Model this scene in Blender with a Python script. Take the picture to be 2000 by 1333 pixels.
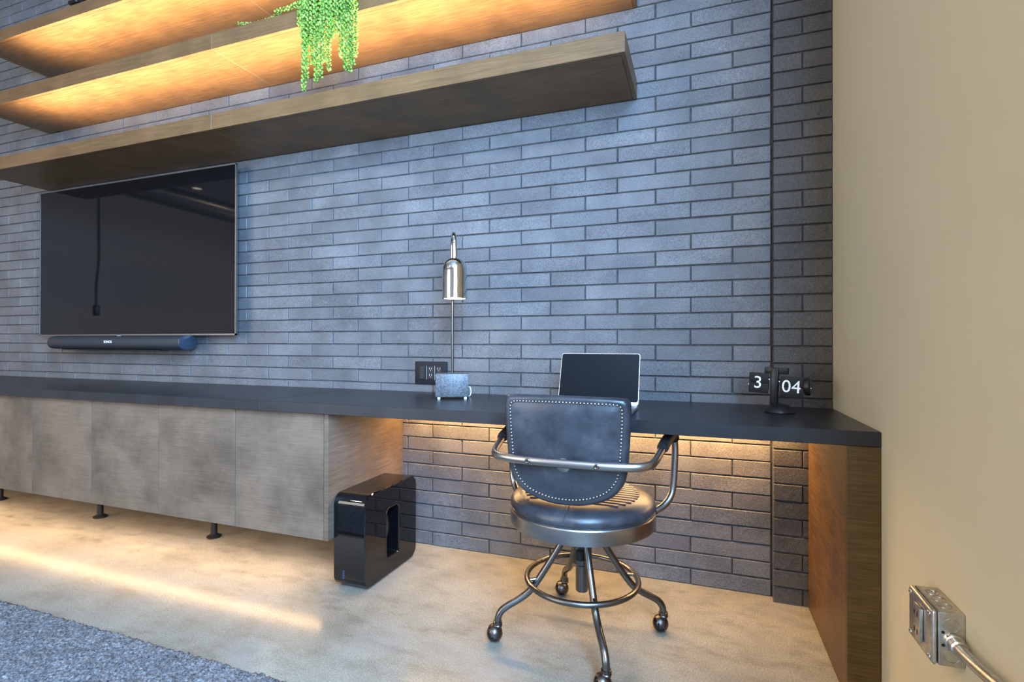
import bpy, bmesh, math, random
from mathutils import Vector, Matrix, noise

for o in list(bpy.data.objects):
    bpy.data.objects.remove(o, do_unlink=True)
SC = bpy.context.scene
COL = SC.collection
R = math.radians
rnd = random.Random(7)

# ------------------------------------------------------------------ camera
cd = bpy.data.cameras.new('camera')
cd.sensor_width = 36.0
cd.sensor_fit = 'HORIZONTAL'
cd.lens = 36.0 * 1008.239 / 2000.0
cd.clip_start = 0.02
cam = bpy.data.objects.new('camera', cd)
COL.objects.link(cam)
YAW, PIT, ROL = 0.348, 0.0035, 0.0014
F = Vector((-math.sin(YAW) * math.cos(PIT), math.cos(YAW) * math.cos(PIT), math.sin(PIT)))
R0 = Vector((math.cos(YAW), math.sin(YAW), 0))
U0 = R0.cross(F)
RX = R0 * math.cos(ROL) + U0 * math.sin(ROL)
UX = U0 * math.cos(ROL) - R0 * math.sin(ROL)
CP = Vector((-0.2739, -2.3211, 1.024))
cam.matrix_world = Matrix(((RX.x, UX.x, -F.x, CP.x), (RX.y, UX.y, -F.y, CP.y), (RX.z, UX.z, -F.z, CP.z), (0, 0, 0, 1)))
SC.camera = cam


def project(p):
    d = Vector(p) - CP
    z = d.dot(F)
    if z < 0.05:
        return None
    return (1000 + 1008.239 * d.dot(RX) / z, 666.5 - 1008.239 * d.dot(UX) / z)


# ------------------------------------------------------------------ world and exposure
w = bpy.data.worlds.new('world')
SC.world = w
w.use_nodes = True
w.node_tree.nodes['Background'].inputs[0].default_value = (0.55, 0.7, 1.0, 1)
w.node_tree.nodes['Background'].inputs[1].default_value = 0.6
SC.view_settings.view_transform = 'Standard'
SC.view_settings.look = 'None'
SC.view_settings.exposure = 0.0
SC.view_settings.gamma = 1.0
SC.view_settings.use_curve_mapping = False

XR = 0.207        # right wall
XL = -8.5         # left wall
YF = -6.5         # wall behind the camera
ZC = 3.6          # ceiling


def area(name, loc, rot, sx, sy, power, col, spread=180):
    l = bpy.data.lights.new(name, 'AREA')
    l.shape = 'RECTANGLE'
    l.size = sx
    l.size_y = sy
    l.energy = power
    l.color = col
    l.spread = R(spread)
    o = bpy.data.objects.new(name, l)
    COL.objects.link(o)
    o.location = loc
    o.rotation_euler = rot
    return o


COOL = (0.30, 0.57, 1.0)
WARM = (1.0, 0.60, 0.27)
# daylight through the window of the right wall, behind the camera's right shoulder
area('daylight_side_window', (XR - 0.03, -2.9, 2.1), (0, R(90), 0), 2.1, 2.0, 980, COOL)
# neutral fill added behind the camera, set in an added rear window
area('rear_fill_light', (-5.4, YF + 0.05, 1.75), (R(90), 0, 0), 4.0, 2.5, 260, (1.0, 0.95, 0.88))


# ------------------------------------------------------------------ materials
def new_mat(name):
    m = bpy.data.materials.new(name)
    m.use_nodes = True
    nt = m.node_tree
    b = nt.nodes['Principled BSDF']
    return m, nt, b


def N(nt, typ, **kw):
    n = nt.nodes.new(typ)
    for k, v in kw.items():
        setattr(n, k, v)
    return n


def coords(nt, scale=(1, 1, 1), world=False):
    mp = N(nt, 'ShaderNodeMapping')
    mp.inputs['Scale'].default_value = scale
    if world:
        g = N(nt, 'ShaderNodeNewGeometry')
        nt.links.new(g.outputs['Position'], mp.inputs['Vector'])
    else:
        t = N(nt, 'ShaderNodeTexCoord')
        nt.links.new(t.outputs['Object'], mp.inputs['Vector'])
    return mp.outputs['Vector']


def noise_tex(nt, vec, scale, detail=4, rough=0.55):
    n = N(nt, 'ShaderNodeTexNoise')
    n.inputs['Scale'].default_value = scale
    n.inputs['Detail'].default_value = detail
    n.inputs['Roughness'].default_value = rough
    nt.links.new(vec, n.inputs['Vector'])
    return n.outputs['Fac']


def ramp(nt, fac, stops):
    r = N(nt, 'ShaderNodeValToRGB')
    el = r.color_ramp.elements
    while len(el) < len(stops):
        el.new(0.5)
    for e, (p, c) in zip(el, stops):
        e.position = p
        e.color = (c[0], c[1], c[2], 1) if not isinstance(c, (int, float)) else (c, c, c, 1)
    nt.links.new(fac, r.inputs['Fac'])
    return r.outputs['Color']


def mixc(nt, a, b, fac, mode='MIX'):
    m = N(nt, 'ShaderNodeMix', data_type='RGBA', blend_type=mode)
    for sock, v in ((m.inputs[0], fac), (m.inputs[6], a), (m.inputs[7], b)):
        if hasattr(v, 'node'):
            nt.links.new(v, sock)
        elif isinstance(v, (int, float)):
            sock.default_value = v
        else:
            sock.default_value = (v[0], v[1], v[2], 1)
    return m.outputs[2]


def bump(nt, b, fac, strength, dist=0.002):
    n = N(nt, 'ShaderNodeBump')
    n.inputs['Strength'].default_value = strength
    n.inputs['Distance'].default_value = dist
    nt.links.new(fac, n.inputs['Height'])
    nt.links.new(n.outputs['Normal'], b.inputs['Normal'])


def plain(name, col, rough=0.5, metal=0.0, spec=0.5, coat=0.0, var=0.06, scale=30, bmp=0.0):
    m, nt, b = new_mat(name)
    v = coords(nt)
    f = noise_tex(nt, v, scale, 3)
    lo = [max(0, c * (1 - var)) for c in col]
    hi = [min(1, c * (1 + var)) for c in col]
    nt.links.new(ramp(nt, f, [(0.3, lo), (0.7, hi)]), b.inputs['Base Color'])
    b.inputs['Roughness'].default_value = rough
    b.inputs['Metallic'].default_value = metal
    b.inputs['Specular IOR Level'].default_value = spec
    b.inputs['Coat Weight'].default_value = coat
    b.inputs['Coat Roughness'].default_value = 0.05
    if bmp:
        bump(nt, b, f, bmp)
    return m


def emit_mat(name, col, strength):
    m, nt, b = new_mat(name)
    b.inputs['Base Color'].default_value = (0.8, 0.8, 0.8, 1)
    b.inputs['Emission Color'].default_value = (*col, 1)
    b.inputs['Emission Strength'].default_value = strength
    return m


def brick_mat(name='dark_brick', k=1.0, tint=(1, 1, 1)):
    m, nt, b = new_mat(name)
    v = coords(nt, world=True)
    oi = N(nt, 'ShaderNodeObjectInfo')
    tone = ramp(nt, oi.outputs['Random'], [(0.0, (0.088, 0.084, 0.082)), (0.5, (0.104, 0.099, 0.096)), (1.0, (0.122, 0.115, 0.11))])
    big = ramp(nt, noise_tex(nt, v, 5, 3), [(0.3, 0.75), (0.7, 1.25)])
    c = mixc(nt, tone, big, 1.0, 'MULTIPLY')
    fine = noise_tex(nt, v, 260, 3, 0.7)
    c = mixc(nt, c, ramp(nt, fine, [(0.32, 0.5), (0.62, 1.4)]), 1.0, 'MULTIPLY')
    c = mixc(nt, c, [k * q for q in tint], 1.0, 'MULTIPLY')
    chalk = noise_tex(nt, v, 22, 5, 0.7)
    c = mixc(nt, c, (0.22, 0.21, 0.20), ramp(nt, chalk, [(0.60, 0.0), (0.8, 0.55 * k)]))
    spk = noise_tex(nt, v, 420, 1, 0.5)
    c = mixc(nt, c, (0.30, 0.28, 0.26), ramp(nt, spk, [(0.70, 0.0), (0.78, 0.6)]))
    nt.links.new(c, b.inputs['Base Color'])
    b.inputs['Roughness'].default_value = 0.55
    b.inputs['Specular IOR Level'].default_value = 0.45
    mx = N(nt, 'ShaderNodeMath', operation='ADD')
    nt.links.new(fine, mx.inputs[0])
    nt.links.new(noise_tex(nt, v, 90, 4, 0.6), mx.inputs[1])
    bump(nt, b, mx.outputs[0], 0.5, 0.0025)
    return m


def mortar_mat():
    m, nt, b = new_mat('mortar')
    v = coords(nt, world=True)
    f = noise_tex(nt, v, 60, 4)
    c = ramp(nt, f, [(0.3, (0.026, 0.025, 0.024)), (0.7, (0.07, 0.066, 0.062))])
    nt.links.new(c, b.inputs['Base Color'])
    b.inputs['Roughness'].default_value = 0.9
    bump(nt, b, f, 0.4)
    return m


def veneer(name, scale, dark, mid, light, blotch=0.35, rough=0.4):
    m, nt, b = new_mat(name)
    g = noise_tex(nt, coords(nt, scale, world=True), 6, 6, 0.6)
    c = ramp(nt, g, [(0.25, dark), (0.5, mid), (0.78, light)])
    oi = N(nt, 'ShaderNodeObjectInfo')
    v2 = coords(nt, (1, 1, 1), world=True)
    ad = N(nt, 'ShaderNodeVectorMath', operation='ADD')
    nt.links.new(v2, ad.inputs[0])
    ml = N(nt, 'ShaderNodeMath', operation='MULTIPLY')
    ml.inputs[1].default_value = 9
    nt.links.new(oi.outputs['Random'], ml.inputs[0])
    nt.links.new(ml.outputs[0], ad.inputs[1])
    bl = noise_tex(nt, ad.outputs[0], 4.5, 5, 0.6)
    c = mixc(nt, c, ramp(nt, bl, [(0.28, 1 - blotch), (0.62, 1.12)]), 1.0, 'MULTIPLY')
    nt.links.new(c, b.inputs['Base Color'])
    rr = ramp(nt, g, [(0.2, rough - 0.06), (0.8, rough + 0.1)])
    nt.links.new(rr, b.inputs['Roughness'])
    b.inputs['Specular IOR Level'].default_value = 0.32
    bump(nt, b, g, 0.12, 0.001)
    return m


def floor_mat():
    m, nt, b = new_mat('polished_concrete')
    v = coords(nt, world=True)
    big = noise_tex(nt, v, 1.6, 6, 0.62)
    c = ramp(nt, big, [(0.25, (0.098, 0.091, 0.066)), (0.48, (0.182, 0.170, 0.130)), (0.75, (0.262, 0.246, 0.19))])
    med = noise_tex(nt, coords(nt, (1, 2.2, 1), world=True), 7, 6, 0.7)
    c = mixc(nt, c, ramp(nt, med, [(0.28, 0.62), (0.5, 1.0), (0.75, 1.1)]), 1.0, 'MULTIPLY')
    fine = noise_tex(nt, v, 190, 3, 0.75)
    c = mixc(nt, c, ramp(nt, fine, [(0.3, 0.55), (0.7, 1.45)]), 1.0, 'MULTIPLY')
    st = noise_tex(nt, v, 3.1, 3, 0.5)
    c = mixc(nt, c, (0.17, 0.165, 0.15), ramp(nt, st, [(0.55, 0.0), (0.74, 0.7)]))
    nt.links.new(c, b.inputs['Base Color'])
    rr = ramp(nt, med, [(0.3, 0.45), (0.7, 0.6)])
    nt.links.new(rr, b.inputs['Roughness'])
    b.inputs['Specular IOR Level'].default_value = 0.4
    b.inputs['Coat Weight'].default_value = 0.34
    b.inputs['Coat Roughness'].default_value = 0.19
    bump(nt, b, fine, 0.10, 0.001)
    return m


def leather_mat():
    m, nt, b = new_mat('blue_black_leather')
    v = coords(nt)
    big = noise_tex(nt, v, 9, 5, 0.65)
    c = ramp(nt, big, [(0.3, (0.013, 0.0145, 0.018)), (0.55, (0.028, 0.0305, 0.035)), (0.8, (0.06, 0.063, 0.068))])
    cr = noise_tex(nt, coords(nt, (1, 1, 2.4)), 40, 4, 0.7)
    c = mixc(nt, c, (0.13, 0.13, 0.14), ramp(nt, cr, [(0.62, 0.0), (0.8, 0.22)]))
    nt.links.new(c, b.inputs['Base Color'])
    nt.links.new(ramp(nt, big, [(0.3, 0.28), (0.7, 0.40)]), b.inputs['Roughness'])
    b.inputs['Specular IOR Level'].default_value = 0.45
    bump(nt, b, cr, 0.2, 0.002)
    return m


def steel_mat(name, col, rough, streak=(1, 1, 20)):
    m, nt, b = new_mat(name)
    f = noise_tex(nt, coords(nt, streak), 14, 4, 0.6)
    c = ramp(nt, f, [(0.3, [x * 0.72 for x in col]), (0.7, col)])
    nt.links.new(c, b.inputs['Base Color'])
    b.inputs['Metallic'].default_value = 1.0
    nt.links.new(ramp(nt, f, [(0.3, rough + 0.1), (0.7, rough)]), b.inputs['Roughness'])
    return m


def rug_mat():
    m, nt, b = new_mat('grey_wool_pile')
    v = coords(nt, world=True)
    f = noise_tex(nt, v, 120, 4, 0.75)
    f2 = noise_tex(nt, v, 24, 3, 0.6)
    c = ramp(nt, f, [(0.32, (0.022, 0.022, 0.024)), (0.48, (0.098, 0.098, 0.099)), (0.66, (0.235, 0.235, 0.232))])
    c = mixc(nt, c, ramp(nt, f2, [(0.3, 0.72), (0.65, 1.12)]), 1.0, 'MULTIPLY')
    nt.links.new(c, b.inputs['Base Color'])
    b.inputs['Roughness'].default_value = 0.95
    b.inputs['Specular IOR Level'].default_value = 0.1
    bump(nt, b, f, 0.8, 0.006)
    return m


def granite_mat():
    m, nt, b = new_mat('speckled_granite')
    v = coords(nt)
    vo = N(nt, 'ShaderNodeTexVoronoi')
    vo.inputs['Scale'].default_value = 190
    nt.links.new(v, vo.inputs['Vector'])
    f = noise_tex(nt, v, 130, 3, 0.7)
    c = ramp(nt, f, [(0.36, (0.03, 0.031, 0.032)), (0.5, (0.07, 0.071, 0.073)), (0.66, (0.115, 0.116, 0.118))])
    c = mixc(nt, c, (0.02, 0.02, 0.022), ramp(nt, vo.outputs['Distance'], [(0.18, 0.6), (0.3, 0.0)]))
    nt.links.new(c, b.inputs['Base Color'])
    b.inputs['Roughness'].default_value = 0.45
    return m


def leaf_mat():
    m, nt, b = new_mat('succulent_green')
    v = coords(nt)
    f = noise_tex(nt, v, 45, 2)
    c = ramp(nt, f, [(0.3, (0.05, 0.12, 0.008)), (0.5, (0.15, 0.27, 0.025)), (0.72, (0.34, 0.46, 0.09))])
    nt.links.new(c, b.inputs['Base Color'])
    b.inputs['Roughness'].default_value = 0.45
    b.inputs['Subsurface Weight'].default_value = 0.0
    return m


M = {}
M['brick'] = brick_mat()
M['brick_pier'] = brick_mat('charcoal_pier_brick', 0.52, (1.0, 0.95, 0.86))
M['mortar'] = mortar_mat()
VD, VM, VL = (0.086, 0.043, 0.016), (0.128, 0.068, 0.027), (0.17, 0.097, 0.041)
M['veneer_x'] = veneer('bronze_veneer_shelf', (1.2, 22, 60), VD, VM, VL, 0.22)
M['veneer_door'] = veneer('bronze_veneer_door', (1.2, 1.2, 60), (0.098, 0.067, 0.043), (0.130, 0.092, 0.061), (0.160, 0.117, 0.080), 0.45)
M['veneer_side'] = veneer('bronze_veneer_side', (20, 1.6, 45), (0.085, 0.043, 0.015), (0.135, 0.072, 0.028), (0.185, 0.107, 0.045), 0.3)
M['veneer_dark'] = veneer('dark_walnut_veneer', (1.6, 1.6, 45), (0.045, 0.025, 0.007), (0.078, 0.046, 0.014), (0.115, 0.072, 0.025), 0.25)
M['veneer_end'] = veneer('bronze_veneer_end', (1.6, 1.6, 45), (0.075, 0.050, 0.032), (0.115, 0.080, 0.053), (0.155, 0.112, 0.077), 0.3)
M['veneer_support'] = veneer('walnut_veneer_support', (1.6, 1.6, 30), (0.055, 0.027, 0.009), (0.088, 0.046, 0.017), (0.125, 0.07, 0.028), 0.35)
M['floor'] = floor_mat()
M['paint'] = plain('beige_paint', (0.575, 0.50, 0.33), 0.6, var=0.02, scale=3)
M['paint_dark'] = plain('grey_paint', (0.25, 0.21, 0.185), 0.7, var=0.04, scale=2)
M['ceiling'] = plain('ceiling_paint', (0.20, 0.195, 0.19), 0.8, var=0.04, scale=2)
M['worktop'] = plain('charcoal_laminate', (0.016, 0.0165, 0.0175), 0.33, spec=0.35, var=0.2, scale=8)
M['black_plastic'] = plain('black_plastic', (0.010, 0.010, 0.011), 0.35, spec=0.25)
M['matte_black'] = plain('matte_black', (0.011, 0.011, 0.012), 0.55, spec=0.2)
M['gloss_black'] = plain('gloss_black', (0.003, 0.003, 0.0035), 0.03, spec=0.5)
M['screen'] = plain('dark_glass_screen', (0.004, 0.004, 0.0045), 0.035, spec=0.42)
M['tv_frame'] = steel_mat('satin_grey_metal', (0.32, 0.31, 0.30), 0.35)
M['dark_bar'] = plain('charcoal_grille', (0.018, 0.020, 0.023), 0.5, var=0.3, scale=900)
M['dark_cap'] = plain('blue_sheen_end_cap', (0.018, 0.03, 0.045), 0.32)  # blue of the reflected daylight is put into the cap colour
M['steel'] = steel_mat('brushed_steel', (0.36, 0.355, 0.35), 0.27, (0.5, 0.5, 3))
M['nail'] = steel_mat('antique_silver', (0.27, 0.25, 0.225), 0.33, (1, 1, 1))
M['gunmetal'] = steel_mat('gunmetal', (0.17, 0.168, 0.165), 0.25, (0.4, 0.4, 0.4))
M['dark_bronze'] = steel_mat('dark_bronze', (0.12, 0.105, 0.095), 0.3)
M['chrome'] = steel_mat('polished_nickel', (0.72, 0.69, 0.65), 0.07, (1, 1, 1))
M['galvanised'] = steel_mat('galvanised_steel', (0.62, 0.61, 0.58), 0.26, (6, 6, 6))
M['leather'] = leather_mat()
M['rug'] = rug_mat()
M['granite'] = granite_mat()
M['leaf'] = leaf_mat()
M['stem'] = plain('stem_brown_green', (0.09, 0.13, 0.04), 0.6)
M['white_plastic'] = plain('white_plastic', (0.62, 0.61, 0.58), 0.4)
M['cream_cable'] = plain('cream_cable', (0.55, 0.52, 0.44), 0.45)
M['white_print'] = plain('white_print', (0.75, 0.76, 0.78), 0.5)
M['grey_print'] = plain('grey_print', (0.34, 0.35, 0.38), 0.5)
M['blue_print'] = plain('violet_blue_print', (0.06, 0.065, 0.18), 0.4)
M['dark_slot'] = plain('dark_slot', (0.004, 0.004, 0.004), 0.8)
M['aluminium'] = steel_mat('aluminium', (0.60, 0.60, 0.61), 0.32)
M['led_channel'] = plain('led_channel', (0.6, 0.58, 0.52), 0.5)
M['seam_white'] = plain('pale_seam_filler', (0.26, 0.20, 0.14), 0.6)
M['bulb'] = emit_mat('lit_bulb', (1.0, 0.80, 0.55), 14.0)
M['downlight'] = emit_mat('lit_downlight', (1.0, 0.86, 0.66), 6.0)
M['glass'] = plain('window_glass', (0.9, 0.95, 1.0), 0.02)
M['glass'].node_tree.nodes['Principled BSDF'].inputs['Transmission Weight'].default_value = 1.0
M['terracotta'] = plain('dark_pot_glaze', (0.03, 0.03, 0.032), 0.35)


# ------------------------------------------------------------------ object helpers
def wloc(o):
    v = Vector((0, 0, 0))
    while o is not None:
        v += o.location
        o = o.parent
    return v


def tag(o, label=None, cat=None, group=None, kind=None):
    if label:
        o['label'] = label
    if cat:
        o['category'] = cat
    if group:
        o['group'] = group
    if kind:
        o['kind'] = kind
    return o


def thing(name, label, cat, loc=(0, 0, 0), rotz=0.0, group=None):
    o = bpy.data.objects.new(name, None)
    o.empty_display_size = 0.05
    COL.objects.link(o)
    o.location = loc
    o.rotation_euler = (0, 0, rotz)
    return tag(o, label, cat, group)


class MB:
    """collects shapes, builds them as one mesh object"""

    def __init__(self):
        self.bm = bmesh.new()

    def verts_faces(self, vs, fs):
        bv = [self.bm.verts.new(v) for v in vs]
        for f in fs:
            try:
                self.bm.faces.new([bv[i] for i in f])
            except ValueError:
                pass
        return bv

    def box(self, x0, x1, y0, y1, z0, z1, r=0.0, seg=2, mat=None):
        t = bmesh.new()
        bmesh.ops.create_cube(t, size=1.0)
        for v in t.verts:
            v.co = Vector(((x0 + x1) / 2 + v.co.x * (x1 - x0), (y0 + y1) / 2 + v.co.y * (y1 - y0), (z0 + z1) / 2 + v.co.z * (z1 - z0)))
        if r > 0:
            bmesh.ops.bevel(t, geom=t.edges[:], offset=r, segments=seg, affect='EDGES', profile=0.5)
        self.merge(t, mat)
        return self

    def merge(self, t, mat=None):
        if mat is not None:
            bmesh.ops.transform(t, matrix=mat, verts=t.verts)
        t.verts.index_update()
        vs = [v.co.copy() for v in t.verts]
        fs = [[v.index for v in f.verts] for f in t.faces]
        self.verts_faces(vs, fs)
        t.free()

    def tube(self, pts, rad, seg=12, closed=False, flat=None):
        pts = [Vector(p) for p in pts]
        n = len(pts)
        rads = rad if isinstance(rad, (list, tuple)) else [rad] * n
        rings = []
        nrm = None
        for i in range(n):
            if closed:
                t = pts[(i + 1) % n] - pts[i - 1]
            else:
                t = pts[min(i + 1, n - 1)] - pts[max(i - 1, 0)]
            t.normalize()
            if nrm is None:
                up = Vector((0, 0, 1)) if abs(t.z) < 0.9 else Vector((1, 0, 0))
                nrm = (up - t * up.dot(t)).normalized()
            else:
                nrm = (nrm - t * nrm.dot(t))
                nrm = nrm.normalized() if nrm.length > 1e-6 else t.orthogonal().normalized()
            b = t.cross(nrm)
            k = flat if flat else 1.0
            rings.append([self.bm.verts.new(pts[i] + (nrm * math.cos(a) + b * math.sin(a) * k) * rads[i]) for a in [2 * math.pi * j / seg for j in range(seg)]])
        m = n if closed else n - 1
        for i in range(m):
            a, b = rings[i], rings[(i + 1) % n]
            for j in range(seg):
                self.bm.faces.new((a[j], a[(j + 1) % seg], b[(j + 1) % seg], b[j]))
        if not closed:
            self.bm.faces.new(list(reversed(rings[0])))
            self.bm.faces.new(rings[-1])
        return self

    def lathe(self, prof, centre=(0, 0, 0), seg=32, axis='z', cap=True):
        c = Vector(centre)
        rings = []
        for r, z in prof:
            ring = []
            for j in range(seg):
                a = 2 * math.pi * j / seg
                if axis == 'z':
                    p = Vector((r * math.cos(a), r * math.sin(a), z))
                elif axis == 'x':
                    p = Vector((z, r * math.cos(a), r * math.sin(a)))
                else:
                    p = Vector((r * math.sin(a), z, r * math.cos(a)))
                ring.append(self.bm.verts.new(c + p))
            rings.append(ring)
        for a, b in zip(rings, rings[1:]):
            for j in range(seg):
                self.bm.faces.new((a[j], a[(j + 1) % seg], b[(j + 1) % seg], b[j]))
        if cap:
            self.bm.faces.new(list(reversed(rings[0])))
            self.bm.faces.new(rings[-1])
        return self

    def prism(self, poly, z0, z1):
        a = [self.bm.verts.new((x, y, z0)) for x, y in poly]
        b = [self.bm.verts.new((x, y, z1)) for x, y in poly]
        n = len(poly)
        for i in range(n):
            self.bm.faces.new((a[i], a[(i + 1) % n], b[(i + 1) % n], b[i]))
        self.bm.faces.new(list(reversed(a)))
        self.bm.faces.new(b)
        return self

    def ball(self, c, rx, ry=None, rz=None, u=10, v=7):
        ry = ry or rx
        rz = rz or rx
        t = bmesh.new()
        bmesh.ops.create_uvsphere(t, u_segments=u, v_segments=v, radius=1.0)
        self.merge(t, Matrix.Translation(c) @ Matrix.Diagonal((rx, ry, rz, 1)))
        return self

    def build(self, name, mat, parent=None, smooth=True, local=False, origin=None, angle=35):
        bmesh.ops.recalc_face_normals(self.bm, faces=self.bm.faces[:])
        me = bpy.data.meshes.new(name)
        off = Vector((0, 0, 0))
        if origin is not None:
            off = Vector(origin)
        elif parent is not None and not local:
            off = wloc(parent)
        if off.length > 0:
            bmesh.ops.translate(self.bm, vec=-off, verts=self.bm.verts)
        self.bm.to_mesh(me)
        self.bm.free()
        if smooth:
            me.polygons.foreach_set('use_smooth', [True] * len(me.polygons))
            me.set_sharp_from_angle(angle=R(angle))
        me.materials.append(M[mat] if isinstance(mat, str) else mat)
        o = bpy.data.objects.new(name, me)
        COL.objects.link(o)
        if parent is not None:
            o.parent = parent
        elif origin is not None:
            o.location = origin
        return o


def struct(name, mb, mat, label=None, parent=None, smooth=False):
    o = mb.build(name, mat, parent, smooth=smooth)
    o['kind'] = 'structure'
    if label:
        o['label'] = label
    return o


def smooth_path(pts, n=8, closed=False):
    P = [Vector(p) for p in pts]
    out = []
    m = len(P)
    rng = range(m if closed else m - 1)
    for i in rng:
        if closed:
            p0, p1, p2, p3 = P[i - 1], P[i], P[(i + 1) % m], P[(i + 2) % m]
        else:
            p0 = P[i - 1] if i else P[0] * 2 - P[1]
            p1, p2 = P[i], P[i + 1]
            p3 = P[i + 2] if i + 2 < m else P[-1] * 2 - P[-2]
        for k in range(n):
            t = k / n
            out.append(0.5 * ((2 * p1) + (p2 - p0) * t + (2 * p0 - 5 * p1 + 4 * p2 - p3) * t * t + (3 * p1 - p0 - 3 * p2 + p3) * t ** 3))
    if not closed:
        out.append(P[-1])
    return out


def text_obj(name, body, size, mat, parent, loc, rot, extrude=0.0006, align='CENTER', sx=1.0):
    cu = bpy.data.curves.new(name, 'FONT')
    cu.body = body
    cu.size = size
    cu.extrude = extrude
    cu.align_x = align
    cu.align_y = 'CENTER'
    cu.resolution_u = 4
    t = bpy.data.objects.new('tmp', cu)
    COL.objects.link(t)
    bpy.context.view_layer.update()
    me = bpy.data.meshes.new_from_object(t)
    me.name = name
    bpy.data.objects.remove(t, do_unlink=True)
    me.materials.append(M[mat])
    o = bpy.data.objects.new(name, me)
    COL.objects.link(o)
    o.parent = parent
    o.location = loc
    o.rotation_euler = rot
    o.scale = (sx, 1, 1)
    return o


# ================================================================== SETTING
struct('floor', MB().box(XL - 0.2, XR + 0.2, YF - 0.2, 0.12, -0.1, 0.0), 'floor', 'mottled beige polished concrete floor')
struct('ceiling', MB().box(XL - 0.2, XR + 0.2, YF - 0.2, 0.12, ZC, ZC + 0.1), 'ceiling', 'dark grey ceiling above the shelves')
struct('wall_left', MB().box(XL - 0.15, XL, YF, 0.12, 0, ZC), 'paint_dark', 'dim grey wall at the far left end of the room')

WY0, WY1, WZ0, WZ1 = -3.95, -1.85, 1.0, 3.2
mb = MB()
mb.box(XR, XR + 0.15, WY1, 0.12, 0, ZC)
mb.box(XR, XR + 0.15, YF, WY0, 0, ZC)
mb.box(XR, XR + 0.15, WY0, WY1, 0, WZ0)
mb.box(XR, XR + 0.15, WY0, WY1, WZ1, ZC)
struct('wall_right', mb, 'paint', 'smooth beige painted wall on the right')

VX0, VX1, VZ0, VZ1 = -7.5, -3.3, 0.45, 3.05
mb = MB()
mb.box(XL, VX0, YF - 0.15, YF, 0, ZC)
mb.box(VX1, XR, YF - 0.15, YF, 0, ZC)
mb.box(VX0, VX1, YF - 0.15, YF, 0, VZ0)
mb.box(VX0, VX1, YF - 0.15, YF, VZ1, ZC)
struct('wall_front', mb, 'paint_dark', 'grey wall behind the viewer')


def window(name, axis, a0, a1, z0, z1, pos, n):
    f = MB()
    t = 0.05

    def bar(u0, u1, w0, w1):
        if axis == 'x':
            f.box(pos + 0.03, pos + 0.09, u0, u1, w0, w1)
        else:
            f.box(u0, u1, pos - 0.09, pos - 0.03, w0, w1)
    bar(a0, a1, z0, z0 + t)
    bar(a0, a1, z1 - t, z1)
    for i in range(n + 1):
        c = a0 + (a1 - a0) * i / n
        lo = max(a0, c - t / 2)
        bar(lo, min(a1, lo + t), z0 + t, z1 - t)
    o = struct(name, f, 'matte_black', 'black framed window out of view, for daylight and added fill')
    for i in range(n):
        g = MB()
        u0 = a0 + (a1 - a0) * i / n + t
        u1 = a0 + (a1 - a0) * (i + 1) / n - t
        if axis == 'x':
            g.box(pos + 0.055, pos + 0.061, u0, u1, z0 + t, z1 - t)
        else:
            g.box(u0, u1, pos - 0.061, pos - 0.055, z0 + t, z1 - t)
        g.build('pane', 'glass', o, smooth=False)
    return o


window('window_1', 'x', WY0, WY1, WZ0, WZ1, XR, 2)
window('window_fill', 'y', VX0, VX1, VZ0, VZ1, YF, 4)  # unseen rear window, added to hold the fill light

# ------------------------------------------------------------------ brick wall
BH, BL = 0.0677, 0.3085
PY = -0.047       # face of the corner pier
wall = struct('wall_back', MB().box(XL, XR, 0.0062, 0.12, 0, ZC), 'mortar', 'wall of long dark grey bricks behind the desk and shelves')
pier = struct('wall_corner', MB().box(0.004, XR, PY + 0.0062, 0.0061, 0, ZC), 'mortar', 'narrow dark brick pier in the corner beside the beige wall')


def brick_mesh(i, sx, sz, d):
    rr = random.Random(100 + i)
    nx, nz = 5, 2
    vs, fs = [], []
    c = 0.0022
    for k in range(nz + 1):
        for j in range(nx + 1):
            u, v = j / nx, k / nz
            x = (u - 0.5) * sx
            z = (v - 0.5) * sz
            edge = (j in (0, nx)) or (k in (0, nz))
            x += (c if j == 0 else -c if j == nx else 0)
            z += (c if k == 0 else -c if k == nz else 0)
            y = -rr.uniform(0, 0.0009)
            vs.append((x + rr.uniform(-1, 1) * 0.0004, y, z + rr.uniform(-1, 1) * 0.0005))
    for k in range(nz):
        for j in range(nx):
            a = k * (nx + 1) + j
            fs.append((a, a + 1, a + nx + 2, a + nx + 1))
    loop = [j for j in range(nx + 1)] + [k * (nx + 1) + nx for k in range(1, nz + 1)] + [nz * (nx + 1) + j for j in range(nx - 1, -1, -1)] + [k * (nx + 1) for k in range(nz - 1, 0, -1)]
    m = len(loop)
    base = len(vs)
    for a in loop:
        x, y, z = vs[a]
        gx = math.copysign(sx / 2, x) if abs(abs(x) - sx / 2) < 0.004 else x
        gz = math.copysign(sz / 2, z) if abs(abs(z) - sz / 2) < 0.004 else z
        vs.append((gx + rr.uniform(-1, 1) * 0.0003, c, gz + rr.uniform(-1, 1) * 0.0004))
    for a in range(m):
        x, y, z = vs[base + a]
        vs.append((x, d, z))
    for q in range(m):
        n = (q + 1) % m
        fs.append((loop[q], base + q, base + n, loop[n]))
        fs.append((base + q, base + m + q, base + m + n, base + n))
    return vs, fs


def mesh_from(name, vs, fs, mat):
    me = bpy.data.meshes.new(name)
    me.from_pydata(vs, [], fs)
    bm = bmesh.new()
    bm.from_mesh(me)
    bmesh.ops.recalc_face_normals(bm, faces=bm.faces[:])
    bm.to_mesh(me)
    bm.free()
    me.materials.append(M[mat])
    return me


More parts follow.
